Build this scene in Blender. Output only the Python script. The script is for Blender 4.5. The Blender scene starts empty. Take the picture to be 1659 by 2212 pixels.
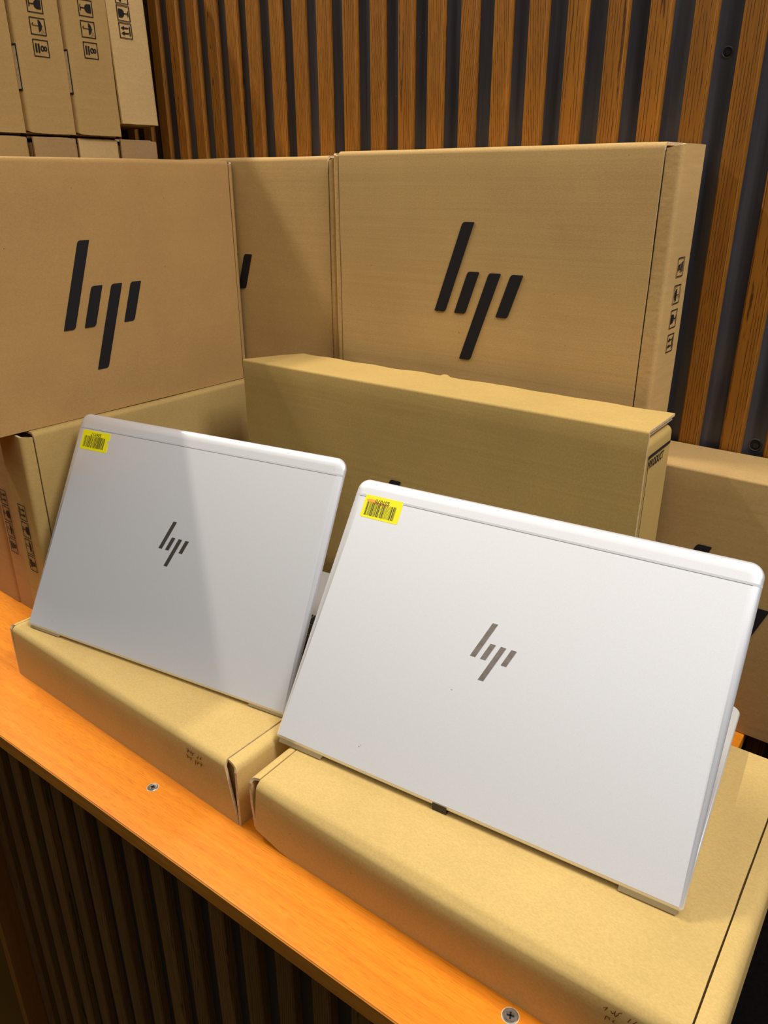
import bpy, math, random
from mathutils import Vector, Matrix, noise

sc = bpy.context.scene
col = sc.collection
R_ = math.radians

# ---------------------------------------------------------------- camera
F_PX, PITCH, ROLL, HEAD = 1669.69, R_(-23.3012), R_(-0.1953), R_(126.3475)
CAM = Vector((0.0, 0.0, 0.4908))
d = Vector((math.cos(HEAD)*math.cos(PITCH), math.sin(HEAD)*math.cos(PITCH), math.sin(PITCH)))
r = d.cross(Vector((0, 0, 1))).normalized()
u = r.cross(d)
r2 = r*math.cos(ROLL) + u*math.sin(ROLL)
u2 = -r*math.sin(ROLL) + u*math.cos(ROLL)
cd = bpy.data.cameras.new('camera')
cam = bpy.data.objects.new('camera', cd)
col.objects.link(cam)
cam.matrix_world = Matrix(((r2.x, u2.x, -d.x, CAM.x), (r2.y, u2.y, -d.y, CAM.y), (r2.z, u2.z, -d.z, CAM.z), (0, 0, 0, 1)))
cd.sensor_fit = 'VERTICAL'
cd.sensor_height = 36.0
cd.lens = F_PX*36.0/2212.0
cd.clip_start = 0.01
sc.camera = cam

# ---------------------------------------------------------------- light and exposure
sc.view_settings.view_transform = 'Standard'
sc.view_settings.look = 'None'
sc.view_settings.gamma = 1.0
sc.view_settings.use_curve_mapping = False
sc.view_settings.exposure = 0.12

world = bpy.data.worlds.new('room_ambient')
sc.world = world
world.use_nodes = True
wn = world.node_tree
wn.nodes.clear()
wo = wn.nodes.new('ShaderNodeOutputWorld')
wb = wn.nodes.new('ShaderNodeBackground')
wt = wn.nodes.new('ShaderNodeTexCoord')
ws = wn.nodes.new('ShaderNodeSeparateXYZ')
wr = wn.nodes.new('ShaderNodeValToRGB')
wm = wn.nodes.new('ShaderNodeMapRange')
wn.links.new(wt.outputs['Generated'], ws.inputs[0])
wn.links.new(ws.outputs['Z'], wm.inputs['Value'])
wm.inputs['From Min'].default_value = -1
wm.inputs['From Max'].default_value = 1
wn.links.new(wm.outputs[0], wr.inputs[0])
cr = wr.color_ramp
cr.elements[0].position = 0.42
cr.elements[0].color = (0.006, 0.0045, 0.003, 1)
cr.elements[1].position = 0.98
cr.elements[1].color = (1.0, 0.93, 0.81, 1)
e = cr.elements.new(0.58); e.color = (0.03, 0.024, 0.018, 1)
e = cr.elements.new(0.69); e.color = (0.10, 0.088, 0.070, 1)
e = cr.elements.new(0.80); e.color = (0.75, 0.71, 0.64, 1)
wn.links.new(wr.outputs[0], wb.inputs[0])
wb.inputs[1].default_value = 0.98
wn.links.new(wb.outputs[0], wo.inputs[0])

def area(name, loc, target, sx, sy, power, color):
    l = bpy.data.lights.new(name, 'AREA')
    l.shape = 'RECTANGLE'; l.size = sx; l.size_y = sy; l.energy = power; l.color = color
    o = bpy.data.objects.new(name, l)
    col.objects.link(o)
    o.location = loc
    v = Vector(target) - Vector(loc)
    z = -v.normalized()
    x = Vector((0, 1, 0)); x = (x - z*x.dot(z)).normalized()
    y = z.cross(x)
    o.rotation_euler = Matrix(((x.x, y.x, z.x), (x.y, y.y, z.y), (x.z, y.z, z.z))).to_euler()
    return o
# tube light along Y (size = along Y) up on the left, added soft fill light up on the right
area('tube_light', (-1.87, 0.36, 2.08), (-0.45, 0.45, 0.2), 0.56, 0.05, 37.0, (1.0, 0.93, 0.79))
area('right_fill_light', (0.70, 0.38, 1.70), (-0.4, 0.5, 0.2), 0.36, 0.6, 22.5, (0.96, 0.96, 1.0))

# ---------------------------------------------------------------- node helpers
class NT:
    def __init__(s, name):
        s.m = bpy.data.materials.new(name)
        s.m.use_nodes = True
        s.t = s.m.node_tree
        s.b = s.t.nodes['Principled BSDF']
    def n(s, typ, **k):
        nd = s.t.nodes.new(typ)
        for a, v in k.items():
            setattr(nd, a, v)
        return nd
    def l(s, a, b): s.t.links.new(a, b)
    def val(s, sock, v):
        if isinstance(v, (int, float, tuple)):
            sock.default_value = v
        else:
            s.l(v, sock)
    def math(s, op, a, b=None, c=None, clamp=False):
        nd = s.n('ShaderNodeMath', operation=op)
        nd.use_clamp = clamp
        s.val(nd.inputs[0], a)
        if b is not None: s.val(nd.inputs[1], b)
        if c is not None: s.val(nd.inputs[2], c)
        return nd.outputs[0]
    def coord(s, which='Object', scale=(1, 1, 1), rot=(0, 0, 0), loc=(0, 0, 0)):
        tc = s.n('ShaderNodeTexCoord')
        mp = s.n('ShaderNodeMapping')
        mp.inputs['Scale'].default_value = scale
        mp.inputs['Rotation'].default_value = rot
        mp.inputs['Location'].default_value = loc
        s.l(tc.outputs[which], mp.inputs[0])
        return mp.outputs[0]
    def noise(s, vec, scale=5, detail=3, rough=0.5, dist=0.0):
        nd = s.n('ShaderNodeTexNoise')
        s.l(vec, nd.inputs['Vector'])
        nd.inputs['Scale'].default_value = scale
        nd.inputs['Detail'].default_value = detail
        nd.inputs['Roughness'].default_value = rough
        nd.inputs['Distortion'].default_value = dist
        return nd.outputs[0]
    def rng(s, v, a, b, c=0.0, d=1.0):
        nd = s.n('ShaderNodeMapRange')
        s.val(nd.inputs[0], v)
        for i, x in enumerate((a, b, c, d)): nd.inputs[i+1].default_value = x
        return nd.outputs[0]
    def mix(s, f, a, b, typ='MIX'):
        nd = s.n('ShaderNodeMix', data_type='RGBA', blend_type=typ)
        s.val(nd.inputs[0], f); s.val(nd.inputs[6], a); s.val(nd.inputs[7], b)
        return nd.outputs[2]
    def bump(s, h, strength=0.3, dist=0.001):
        nd = s.n('ShaderNodeBump')
        nd.inputs['Strength'].default_value = strength
        nd.inputs['Distance'].default_value = dist
        s.l(h, nd.inputs['Height'])
        s.l(nd.outputs[0], s.b.inputs['Normal'])
    def set(s, **k):
        for a, v in k.items():
            s.val(s.b.inputs[a.replace('_', ' ')], v)
        return s

def c4(c): return (c[0], c[1], c[2], 1.0)

def mat_plain(name, c, rough=0.6, metal=0.0, spec=0.5, var=0.0):
    t = NT(name)
    if var:
        nz = t.noise(t.coord(), 300, 3)
        t.set(Base_Color=t.mix(t.rng(nz, 0.35, 0.65), c4([x*(1-var) for x in c]), c4([min(1, x*(1+var)) for x in c])))
    else:
        t.set(Base_Color=c4(c))
    t.set(Roughness=rough, Metallic=metal, Specular_IOR_Level=spec)
    return t.m

def mat_kraft(name, c, seed=0.0, ripple=False):
    t = NT(name)
    v = t.coord('Object', loc=(seed, seed*1.7, seed*0.6))
    fib = t.noise(t.coord('Object', scale=(1, 1.6, 1), loc=(seed, 0, 0)), 520, 4, 0.65)
    mot = t.noise(v, 14, 4, 0.6)
    big = t.noise(v, 4.0, 2, 0.5)
    f1 = t.rng(fib, 0.30, 0.70, 0.90, 1.09)
    f2 = t.rng(mot, 0.3, 0.7, 0.95, 1.05)
    f3 = t.rng(big, 0.3, 0.7, 0.95, 1.05)
    k = t.math('MULTIPLY', t.math('MULTIPLY', f1, f2), f3)
    comb = t.n('ShaderNodeCombineColor')
    for i in range(3): t.l(k, comb.inputs[i])
    base = t.mix(1.0, c4(c), comb.outputs[0], 'MULTIPLY')
    sp = t.noise(t.coord('Object', loc=(seed+3, 2, 1)), 260, 1, 0.3)
    spm = t.math('MULTIPLY', t.rng(sp, 0.835, 0.86), 0.7)
    base = t.mix(spm, base, c4([x*0.35 for x in c]))
    t.set(Base_Color=base, Roughness=0.82, Specular_IOR_Level=0.25)
    flute = t.noise(t.coord('Object', scale=(3, 130, 130), loc=(seed, 0, 0)), 1.0, 2, 0.5)
    h = t.math('ADD', t.math('MULTIPLY', flute, 0.9), t.math('MULTIPLY', fib, 0.25))
    if ripple:
        wv = t.n('ShaderNodeTexNoise')
        t.l(t.coord('Object', scale=(120, 150, 25), loc=(seed, 0, 0)), wv.inputs['Vector'])
        wv.inputs['Scale'].default_value = 1.0; wv.inputs['Detail'].default_value = 1
        h = t.math('ADD', t.math('MULTIPLY', wv.outputs[0], 1.6), t.math('MULTIPLY', fib, 0.15))
        t.bump(h, 0.30, 0.0007)
    else:
        t.bump(h, 0.28, 0.0007)
    return t.m

def mat_slat(name, light, dark, rough=0.42):
    # UV: u = slat number + 0.5 + metres across, v = metres up
    t = NT(name)
    uv = t.n('ShaderNodeUVMap'); uv.uv_map = 'grain'
    sep = t.n('ShaderNodeSeparateXYZ'); t.l(uv.outputs[0], sep.inputs[0])
    U, V = sep.outputs[0], sep.outputs[1]
    idx = t.math('FLOOR', U)
    xl = t.math('SUBTRACT', t.math('SUBTRACT', U, idx), 0.5)
    wnz = t.n('ShaderNodeTexWhiteNoise', noise_dimensions='1D'); t.l(idx, wnz.inputs['W'])
    rnd = wnz.outputs['Value']
    sc3 = t.n('ShaderNodeSeparateColor'); t.l(wnz.outputs['Color'], sc3.inputs[0])
    r1, r2_, r3 = sc3.outputs[0], sc3.outputs[1], sc3.outputs[2]
    def vec(a, b, c_):
        cb = t.n('ShaderNodeCombineXYZ'); t.val(cb.inputs[0], a); t.val(cb.inputs[1], b); t.val(cb.inputs[2], c_)
        return cb.outputs[0]
    seed = t.math('MULTIPLY', rnd, 57.0)
    warp = t.noise(vec(t.math('MULTIPLY', xl, 25.0), t.math('MULTIPLY', V, 3.2), seed), 1.0, 3, 0.5)
    # centre line of the cathedral figure wanders over the slat
    cen = t.math('SUBTRACT', xl, t.math('MULTIPLY', t.math('SUBTRACT', r1, 0.5), 0.050))
    hyp = t.math('SQRT', t.math('ADD', t.math('MULTIPLY', cen, cen), 0.000009))
    sl = t.math('MULTIPLY', t.math('POWER', t.math('MULTIPLY', t.math('SUBTRACT', r2_, 0.5), 2.0), 3.0), 48.0)
    ph = t.math('ADD', t.math('ADD', t.math('MULTIPLY', hyp, 430.0), t.math('MULTIPLY', V, sl)), t.math('MULTIPLY', warp, 3.2))
    wig = t.noise(vec(t.math('MULTIPLY', xl, 300.0), t.math('MULTIPLY', V, 60.0), seed), 1.0, 2, 0.6)
    ph = t.math('ADD', ph, t.math('MULTIPLY', wig, 0.55))
    ring = t.math('SINE', t.math('MULTIPLY', ph, 6.2832))
    ringm = t.rng(ring, 0.55, 0.97)
    pore = t.noise(vec(t.math('MULTIPLY', xl, 500.0), t.math('MULTIPLY', V, 45.0), seed), 1.0, 2, 0.6)
    porem = t.rng(pore, 0.38, 0.50)
    lines = t.math('MULTIPLY', ringm, porem)
    fine = t.noise(vec(t.math('MULTIPLY', xl, 1900.0), t.math('MULTIPLY', V, 16.0), seed), 1.0, 2, 0.6)
    finem = t.rng(fine, 0.57, 0.68)
    m = t.math('MAXIMUM', t.math('MULTIPLY', lines, 0.85), t.math('MULTIPLY', finem, 0.35), clamp=True)
    tone = t.rng(t.noise(vec(t.math('MULTIPLY', xl, 60.0), t.math('MULTIPLY', V, 4.0), seed), 1.0, 3, 0.5), 0.3, 0.7, 0.84, 1.14)
    tone = t.math('MULTIPLY', tone, t.rng(r3, 0, 1, 0.86, 1.12))
    comb = t.n('ShaderNodeCombineColor')
    for i in range(3): t.l(tone, comb.inputs[i])
    lt = t.mix(1.0, c4(light), comb.outputs[0], 'MULTIPLY')
    t.set(Base_Color=t.mix(m, lt, c4(dark)), Roughness=rough, Specular_IOR_Level=0.4)
    t.bump(t.math('SUBTRACT', 1.0, m), 0.35, 0.0004)
    return t.m

def mat_beech(name, light, mid, dark, rough=0.36, axis=0):
    t = NT(name)
    s1 = [150, 150, 150]; s1[axis] = 4
    s2 = [1100, 1100, 1100]; s2[axis] = 75
    s3 = [26, 26, 26]; s3[axis] = 1.6
    a = t.noise(t.coord('Object', scale=tuple(s1)), 1.0, 4, 0.6)
    b = t.noise(t.coord('Object', scale=tuple(s2)), 1.0, 2, 0.6)
    w = t.noise(t.coord('Object', scale=tuple(s3)), 1.0, 3, 0.5)
    wv = t.math('SINE', t.math('MULTIPLY', w, 60.0))
    base = t.mix(t.rng(a, 0.35, 0.65), c4(light), c4(mid))
    base = t.mix(t.math('MULTIPLY', t.rng(b, 0.50, 0.68), 0.60), base, c4(dark))
    base = t.mix(t.math('MULTIPLY', t.rng(wv, 0.75, 1.0), 0.16), base, c4(dark))
    t.set(Base_Color=base, Roughness=rough, Specular_IOR_Level=0.45)
    return t.m

def mat_backing():
    t = NT('black_backing_panel')
    st = t.noise(t.coord('Object', scale=(60, 60, 2.5)), 1.0, 4, 0.6)
    du = t.noise(t.coord('Object', scale=(1, 1, 0.5)), 420, 1, 0.4)
    dm = t.rng(du, 0.80, 0.84)
    big = t.noise(t.coord('Object'), 6, 3, 0.6)
    base = t.mix(t.rng(st, 0.38, 0.66), c4((0.034, 0.034, 0.043)), c4((0.085, 0.086, 0.105)))  # lighter streaks are upright reflections put into the colour
    base = t.mix(t.math('MULTIPLY', dm, 0.5), base, c4((0.25, 0.26, 0.28)))
    t.set(Base_Color=base, Roughness=t.rng(big, 0.3, 0.7, 0.30, 0.46), Specular_IOR_Level=0.5)
    t.bump(st, 0.4, 0.0006)
    return t.m

def mat_silver(name, c=(0.85, 0.855, 0.885), rough=0.36, metal=0.50):
    t = NT(name)
    nz = t.noise(t.coord(), 1600, 2, 0.5)
    t.set(Base_Color=t.mix(t.rng(nz, 0.3, 0.7), c4([x*0.965 for x in c]), c4([min(1, x*1.03) for x in c])))
    t.set(Roughness=rough, Metallic=metal, Specular_IOR_Level=0.5)
    t.bump(nz, 0.05, 0.0001)
    return t.m

K = {
 'flat':   mat_kraft('kraft_pale', (0.550, 0.378, 0.132), 1.0),
 'tan':    mat_kraft('kraft_tan', (0.53, 0.336, 0.124), 2.3),
 'prod':   mat_kraft('kraft_golden', (0.48, 0.320, 0.100), 3.1),
 'brown':  mat_kraft('kraft_brown', (0.430, 0.252, 0.085), 4.7),
 'olive':  mat_kraft('kraft_olive', (0.47, 0.315, 0.105), 5.2),
 'stack':  mat_kraft('kraft_stack', (0.420, 0.262, 0.088), 6.9),
 'light':  mat_kraft('kraft_light', (0.56, 0.370, 0.150), 7.4),
 'dun':    mat_kraft('kraft_dun', (0.415, 0.265, 0.098), 9.6),
 'dull':   mat_kraft('kraft_dull', (0.40, 0.245, 0.100), 8.8),
}
KF = {}
for _k, (_c, _s) in {'flat': ((0.550, 0.378, 0.132), 11.0), 'tan': ((0.53, 0.336, 0.124), 12.3), 'brown': ((0.430, 0.252, 0.085), 14.7), 'olive': ((0.47, 0.315, 0.105), 15.2),
                    'stack': ((0.420, 0.262, 0.088), 16.9), 'light': ((0.56, 0.370, 0.150), 17.4), 'dun': ((0.415, 0.265, 0.098), 19.6), 'dull': ((0.40, 0.245, 0.100), 18.8)}.items():
    KF[K[_k].name] = mat_kraft('kraft_flap_'+_k, _c, _s, True)
INK = mat_plain('black_print', (0.010, 0.008, 0.009), 0.75, spec=0.3)
PEN = mat_plain('brown_pen', (0.10, 0.045, 0.010), 0.8, spec=0.2)
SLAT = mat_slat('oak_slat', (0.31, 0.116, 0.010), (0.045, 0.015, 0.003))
SLATD = mat_slat('dark_shaded_slat', (0.095, 0.047, 0.012), (0.018, 0.008, 0.003), 0.55)  # darker slat wood, shade below the counter put into its colour
BACK = mat_backing()
BACKD = mat_plain('dark_backing', (0.012, 0.010, 0.010), 0.5, var=0.2)
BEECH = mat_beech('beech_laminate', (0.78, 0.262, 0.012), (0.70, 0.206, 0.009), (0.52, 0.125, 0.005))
BEECHE = mat_beech('beech_edge_shaded', (0.42, 0.175, 0.022), (0.32, 0.125, 0.014), (0.20, 0.075, 0.009), 0.45)  # darker beech: the front edge's weaker light is put into the colour
PANEL = mat_beech('shaded_brown_panel', (0.16, 0.06, 0.008), (0.13, 0.045, 0.006), (0.09, 0.03, 0.004), 0.5, axis=2)  # brown wood darkened, the dimness under the counter is in its tones
SILVER = mat_silver('silver_lid')
SILVB = mat_silver('silver_base', (0.76, 0.75, 0.73), 0.40, 0.45)
BAND = mat_plain('antenna_grey', (0.56, 0.56, 0.57), 0.5)
GROOVE = mat_plain('groove_grey', (0.22, 0.21, 0.21), 0.6)
CHROME = mat_plain('mirror_logo', (0.50, 0.47, 0.44), 0.06, metal=1.0)
CHROME2 = mat_plain('brushed_logo', (0.34, 0.30, 0.28), 0.24, metal=1.0, var=0.12)
YELLOW = mat_plain('yellow_label', (0.88, 0.80, 0.0), 0.5)
ORANGE = mat_plain('orange_marker', (0.90, 0.36, 0.03), 0.6)
LINK = mat_plain('label_print', (0.035, 0.032, 0.005), 0.6)
BLACKP = mat_plain('black_plastic', (0.012, 0.012, 0.013), 0.45)
SCREEN = mat_plain('dark_screen', (0.010, 0.010, 0.012), 0.12)
STEEL = mat_plain('dull_steel', (0.30, 0.285, 0.25), 0.42, metal=0.9, var=0.2)
DARKH = mat_plain('hole_dark', (0.004, 0.004, 0.004), 0.9)
MARK = mat_plain('scuff_grey', (0.16, 0.15, 0.15), 0.6)
CORE = mat_plain('cardboard_edge', (0.60, 0.45, 0.25), 0.85, var=0.15)
def mat_tile():
    t = NT('floor_tile')
    br = t.n('ShaderNodeTexBrick')
    t.l(t.coord('Object'), br.inputs['Vector'])
    br.offset = 0.0
    br.inputs['Color1'].default_value = (0.050, 0.026, 0.005, 1)
    br.inputs['Color2'].default_value = (0.042, 0.022, 0.004, 1)
    br.inputs['Mortar'].default_value = (0.02, 0.013, 0.006, 1)
    br.inputs['Scale'].default_value = 1.0
    br.inputs['Mortar Size'].default_value = 0.004
    br.inputs['Brick Width'].default_value = 0.4
    br.inputs['Row Height'].default_value = 0.4
    t.set(Base_Color=br.outputs[0], Roughness=0.9, Specular_IOR_Level=0.0)
    return t.m
TILE = mat_tile()

# ---------------------------------------------------------------- mesh helpers
class MB:
    def __init__(s): s.v = []; s.f = []; s.m = []; s.uv = {}; s.smooth = []
    def vert(s, p): s.v.append(tuple(p)); return len(s.v)-1
    def face(s, idx, mi=0, sm=False): s.f.append(tuple(idx)); s.m.append(mi); s.smooth.append(sm)
    def box(s, a, b, mi=0):
        x0, y0, z0 = a; x1, y1, z1 = b
        i = [s.vert(p) for p in ((x0,y0,z0),(x1,y0,z0),(x1,y1,z0),(x0,y1,z0),(x0,y0,z1),(x1,y0,z1),(x1,y1,z1),(x0,y1,z1))]
        for q in ((0,3,2,1),(4,5,6,7),(0,1,5,4),(1,2,6,5),(2,3,7,6),(3,0,4,7)):
            s.face([i[k] for k in q], mi)
    def prism(s, poly, fn, h, mi=0):
        """poly: 2D outline, fn(a, b, height) -> point"""
        n = len(poly)
        lo = [s.vert(fn(a, b, 0)) for a, b in poly]
        hi = [s.vert(fn(a, b, h)) for a, b in poly]
        s.face(hi, mi); s.face(lo[::-1], mi)
        for i in range(n):
            j = (i+1) % n
            s.face((lo[i], lo[j], hi[j], hi[i]), mi)
    def build(s, name, mats, parent=None, bevel=0.0):
        me = bpy.data.meshes.new(name)
        me.from_pydata(s.v, [], s.f)
        for m in (mats if isinstance(mats, (list, tuple)) else [mats]): me.materials.append(m)
        me.polygons.foreach_set('material_index', s.m)
        me.polygons.foreach_set('use_smooth', s.smooth)
        me.update()
        import bmesh
        bm = bmesh.new(); bm.from_mesh(me); bmesh.ops.recalc_face_normals(bm, faces=bm.faces); bm.to_mesh(me); bm.free()
        o = bpy.data.objects.new(name, me)
        col.objects.link(o)
        if parent is not None: o.parent = parent
        if bevel:
            bv = o.modifiers.new('bevel', 'BEVEL'); bv.width = bevel; bv.segments = 2; bv.limit_method = 'ANGLE'
        return o

def thing(name, label, cat, M, group=None):
    o = bpy.data.objects.new(name, None)
    o.empty_display_size = 0.05
    col.objects.link(o)
    o.matrix_world = M
    o['label'] = label; o['category'] = cat
    if group: o['group'] = group
    return o

def frame(origin, ex, ey, ez):
    ex, ey, ez = Vector(ex), Vector(ey), Vector(ez)
    return Matrix(((ex.x, ey.x, ez.x, origin[0]), (ex.y, ey.y, ez.y, origin[1]), (ex.z, ey.z, ez.z, origin[2]), (0, 0, 0, 1)))

def rz(a):
    c, s = math.cos(R_(a)), math.sin(R_(a))
    return (c, s, 0), (-s, c, 0)

# ---------------------------------------------------------------- cardboard boxes
def wob(p, seed, amp):
    return amp*noise.noise(Vector((p[0]*9+seed, p[1]*9-seed, p[2]*9+seed*0.5)))

def sheet(mb, prof, lo, hi, nx, th, to3, seed=0.0, amp=0.0004, ragged=0.0, mi=0, bow=None):
    """prof: list of (a,b) along the outer face, outward normal on the left of travel reversed; lo/hi: x-limits as functions of arc fraction"""
    n = len(prof)
    nor = []
    for i in range(n):
        a = Vector(prof[max(i-1, 0)]); b = Vector(prof[min(i+1, n-1)])
        t = (b-a).normalized(); nor.append(Vector((t.y, -t.x)))
    L = [0.0]
    for i in range(1, n): L.append(L[-1] + (Vector(prof[i])-Vector(prof[i-1])).length)
    outer, inner = [], []
    for i in range(n):
        s = L[i]/L[-1]
        ro, ri = [], []
        for j in range(nx+1):
            x = lo(L[i]) + (hi(L[i])-lo(L[i]))*j/nx
            edge = ragged*noise.noise(Vector((L[i]*160+seed, j*3.7, seed))) if j in (0, nx) else 0
            P = Vector(prof[i]); N = nor[i]
            w = wob((x, P.x, P.y), seed, amp)
            if bow: w += bow(x, L[i])
            a = P + N*w
            b_ = P + N*(w-th)
            ro.append(mb.vert(to3(x+edge, a.x, a.y))); ri.append(mb.vert(to3(x+edge, b_.x, b_.y)))
        outer.append(ro); inner.append(ri)
    for i in range(n-1):
        for j in range(nx):
            mb.face((outer[i][j], outer[i][j+1], outer[i+1][j+1], outer[i+1][j]), mi, True)
            mb.face((inner[i][j], inner[i+1][j], inner[i+1][j+1], inner[i][j+1]), mi, True)
    def rim(A, B, m_):
        a = [mb.vert(mb.v[k]) for k in A]; b_ = [mb.vert(mb.v[k]) for k in B]
        for k in range(len(A)-1): mb.face((a[k], a[k+1], b_[k+1], b_[k]), m_)
    rim(outer[0], inner[0], mi); rim(outer[-1], inner[-1], mi)
    rim([o[0] for o in outer], [o[0] for o in inner], mi+1); rim([o[-1] for o in outer], [o[-1] for o in inner], mi+1)

def bend(W, T, r, nseg=7, n1=14, n2=5, back=0.0):
    """cover profile in (y, z): from back edge over the top, rounded, down the front"""
    pts = [(W-back - (W-back-r)*i/n1, T) for i in range(n1+1)]
    for k in range(1, nseg+1):
        a = math.pi/2*k/nseg
        pts.append((r - r*math.sin(a), T - r + r*math.cos(a)))
    pts += [(0.0, (T-r)*(1-i/n2)) for i in range(1, n2+1)]
    return pts

def mailer(name, label, M, L, W, T, mat, gl=0.014, gr=0.014, gap=0.0013, seed=0.0, group=None, r=0.005, taper=True, bow=None, amp=0.0005, front_full=False):
    t = thing(name, label, 'box', M, group)
    th = 0.0026
    e = 0.0032
    b = MB(); b.box((0.0062, 0.0075, 0.0004), (L-0.0062, W-0.0004, T-0.0058))
    b.build('body', [mat, CORE], t)
    # cover (top panel bent over the front)
    p = bend(W, T, r)
    top = W - r
    def lo(s): return gl if s < top else (gl - (gl-0.003)*min(1, (s-top)/(T)) if taper else gl)
    def hi(s): return L - gr if s < top else (L - gr + (gr-0.003)*min(1, (s-top)/(T)) if taper else L - gr)
    c = MB(); sheet(c, p, lo, hi, 26, th, lambda x, a, b_: (x, a, b_), seed, amp, 0.0003, bow=bow)
    c.build('cover', [mat, CORE], t)
    for k, (g, nm) in enumerate(((gl, 'end_flap'), (gr, 'end_flap'))):
        if g <= 0.0: continue
        rr = min(r, g*0.6)
        q = [(g-gap - (g-gap-rr)*i/3, T-0.0003) for i in range(4)]
        for j in range(1, 6):
            a = math.pi/2*j/5; q.append((rr - rr*math.sin(a), T-0.0003 - rr + rr*math.cos(a)))
        q += [(0.0, (T-rr)*(1-i/5)) for i in range(1, 6)]
        f = MB()
        if k == 0: fn = lambda x, a, b_: (a, x, b_)
        else: fn = lambda x, a, b_: (L-a, x, b_)
        ends = g + 0.004
        sheet(f, q, lambda s: 0.0012 + 0.0034*max(0.0, 1-s/ends), lambda s: W-0.0005, 24, th, fn, seed+7+k, 0.0005, 0.0004)
        f.build(nm, [KF[mat.name], CORE], t)
    return t

# 2-D artwork ------------------------------------------------------
def rounded_bar(pts, rads):
    out = []
    n = len(pts)
    for i in range(n):
        p0, p, p1 = Vector(pts[i-1]), Vector(pts[i]), Vector(pts[(i+1) % n])
        r_ = rads[i]
        if r_ <= 0: out.append(tuple(p)); continue
        a = (p0-p).normalized()*r_; b = (p1-p).normalized()*r_
        for k in range(5):
            t = k/4
            q = (p+a)*(1-t)**2 + p*2*t*(1-t) + (p+b)*t**2
            out.append(tuple(q))
    return out

GH, GE, GK, GS, GW = 0.0421, 0.0468, 0.3528, 0.0246, 0.0133
def four_bars(gh, ge, gk, gs, gw, rad):
    res = []
    for i in range(4):
        vb = -ge if i == 2 else 0.0
        vt = gh + (ge if i == 0 else 0)
        P = [(i*gs+gk*vb, vb), (i*gs+gw+gk*vb, vb), (i*gs+gw+gk*vt, vt), (i*gs+gk*vt, vt)]
        res.append(rounded_bar(P, [rad*0.3, rad, rad*0.3, rad]))
    return res

def strip(pts, w):
    res = []
    for (a, b) in zip(pts[:-1], pts[1:]):
        A, B = Vector(a), Vector(b); t = (B-A)
        if t.length < 1e-9: continue
        t.normalize(); n = Vector((-t.y, t.x))*w/2; A = A - t*w*0.3; B = B + t*w*0.3
        res.append([tuple(A-n), tuple(B-n), tuple(B+n), tuple(A+n)])
    return res

def arc(cx, cy, rx, ry, a0, a1, n=14):
    return [(cx+rx*math.cos(R_(a0+(a1-a0)*i/n)), cy+ry*math.sin(R_(a0+(a1-a0)*i/n))) for i in range(n+1)]

def ring(cx, cy, rx, ry, w, n=18):
    res = []
    for i in range(n):
        a, b = 2*math.pi*i/n, 2*math.pi*(i+1)/n
        res.append([(cx+rx*math.cos(a), cy+ry*math.sin(a)), (cx+rx*math.cos(b), cy+ry*math.sin(b)),
                    (cx+(rx-w)*math.cos(b), cy+(ry-w)*math.sin(b)), (cx+(rx-w)*math.cos(a), cy+(ry-w)*math.sin(a))])
    return res

def icon(kind, lw=0.045):
    """unit square 0..1 artwork, upright"""
    P = [[(0, 0), (1, 0), (1, lw), (0, lw)], [(0, 1-lw), (1, 1-lw), (1, 1), (0, 1)],
         [(0, lw), (lw, lw), (lw, 1-lw), (0, 1-lw)], [(1-lw, lw), (1, lw), (1, 1-lw), (1-lw, 1-lw)]]
    if kind == 'arrows':
        P.append([(0.18, 0.14), (0.82, 0.14), (0.82, 0.20), (0.18, 0.20)])
        for x in (0.33, 0.67):
            P.append([(x-0.035, 0.27), (x+0.035, 0.27), (x+0.035, 0.62), (x-0.035, 0.62)])
            P.append([(x-0.12, 0.60), (x+0.12, 0.60), (x, 0.86)])
    elif kind == 'glass':
        P.append([(0.32, 0.12), (0.68, 0.12), (0.68, 0.17), (0.32, 0.17)])
        P.append([(0.475, 0.17), (0.525, 0.17), (0.525, 0.46), (0.475, 0.46)])
        P.append([(0.24, 0.88), (0.26, 0.58), (0.38, 0.46), (0.62, 0.46), (0.74, 0.58), (0.76, 0.88)])
    elif kind == 'umbrella':
        cano = arc(0.46, 0.52, 0.34, 0.24, 0, 180, 16)
        low = []
        for i in range(4):
            x0 = 0.12 + 0.17*i
            low += arc(x0+0.085, 0.52, 0.085, 0.035, 180, 0, 4)[:-1]
        P.append(cano + low[1:])
        P.append([(0.445, 0.76), (0.475, 0.76), (0.475, 0.82), (0.445, 0.82)])
        P += strip([(0.46, 0.52), (0.46, 0.22)] + arc(0.40, 0.22, 0.06, 0.07, 0, -180, 8), 0.035)
        for i, (x, y) in enumerate(((0.70, 0.86), (0.80, 0.82), (0.88, 0.76), (0.66, 0.80), (0.76, 0.75), (0.86, 0.68), (0.82, 0.90))):
            P.append([(x-0.02, y-0.03), (x, y-0.03), (x+0.015, y+0.02), (x-0.005, y+0.02)])
    elif kind == 'eight':
        P.append([(0.24, 0.14), (0.76, 0.14), (0.76, 0.24), (0.24, 0.24)])
        P.append([(0.24, 0.31), (0.76, 0.31), (0.76, 0.41), (0.24, 0.41)])
        P += ring(0.5, 0.585, 0.17, 0.125, 0.07)
        P += ring(0.5, 0.785, 0.145, 0.105, 0.065)
    return P

def decal(mb, polys, fn, h=0.00012, mi=0):
    for p in polys: mb.prism(p, fn, h, mi)

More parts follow.
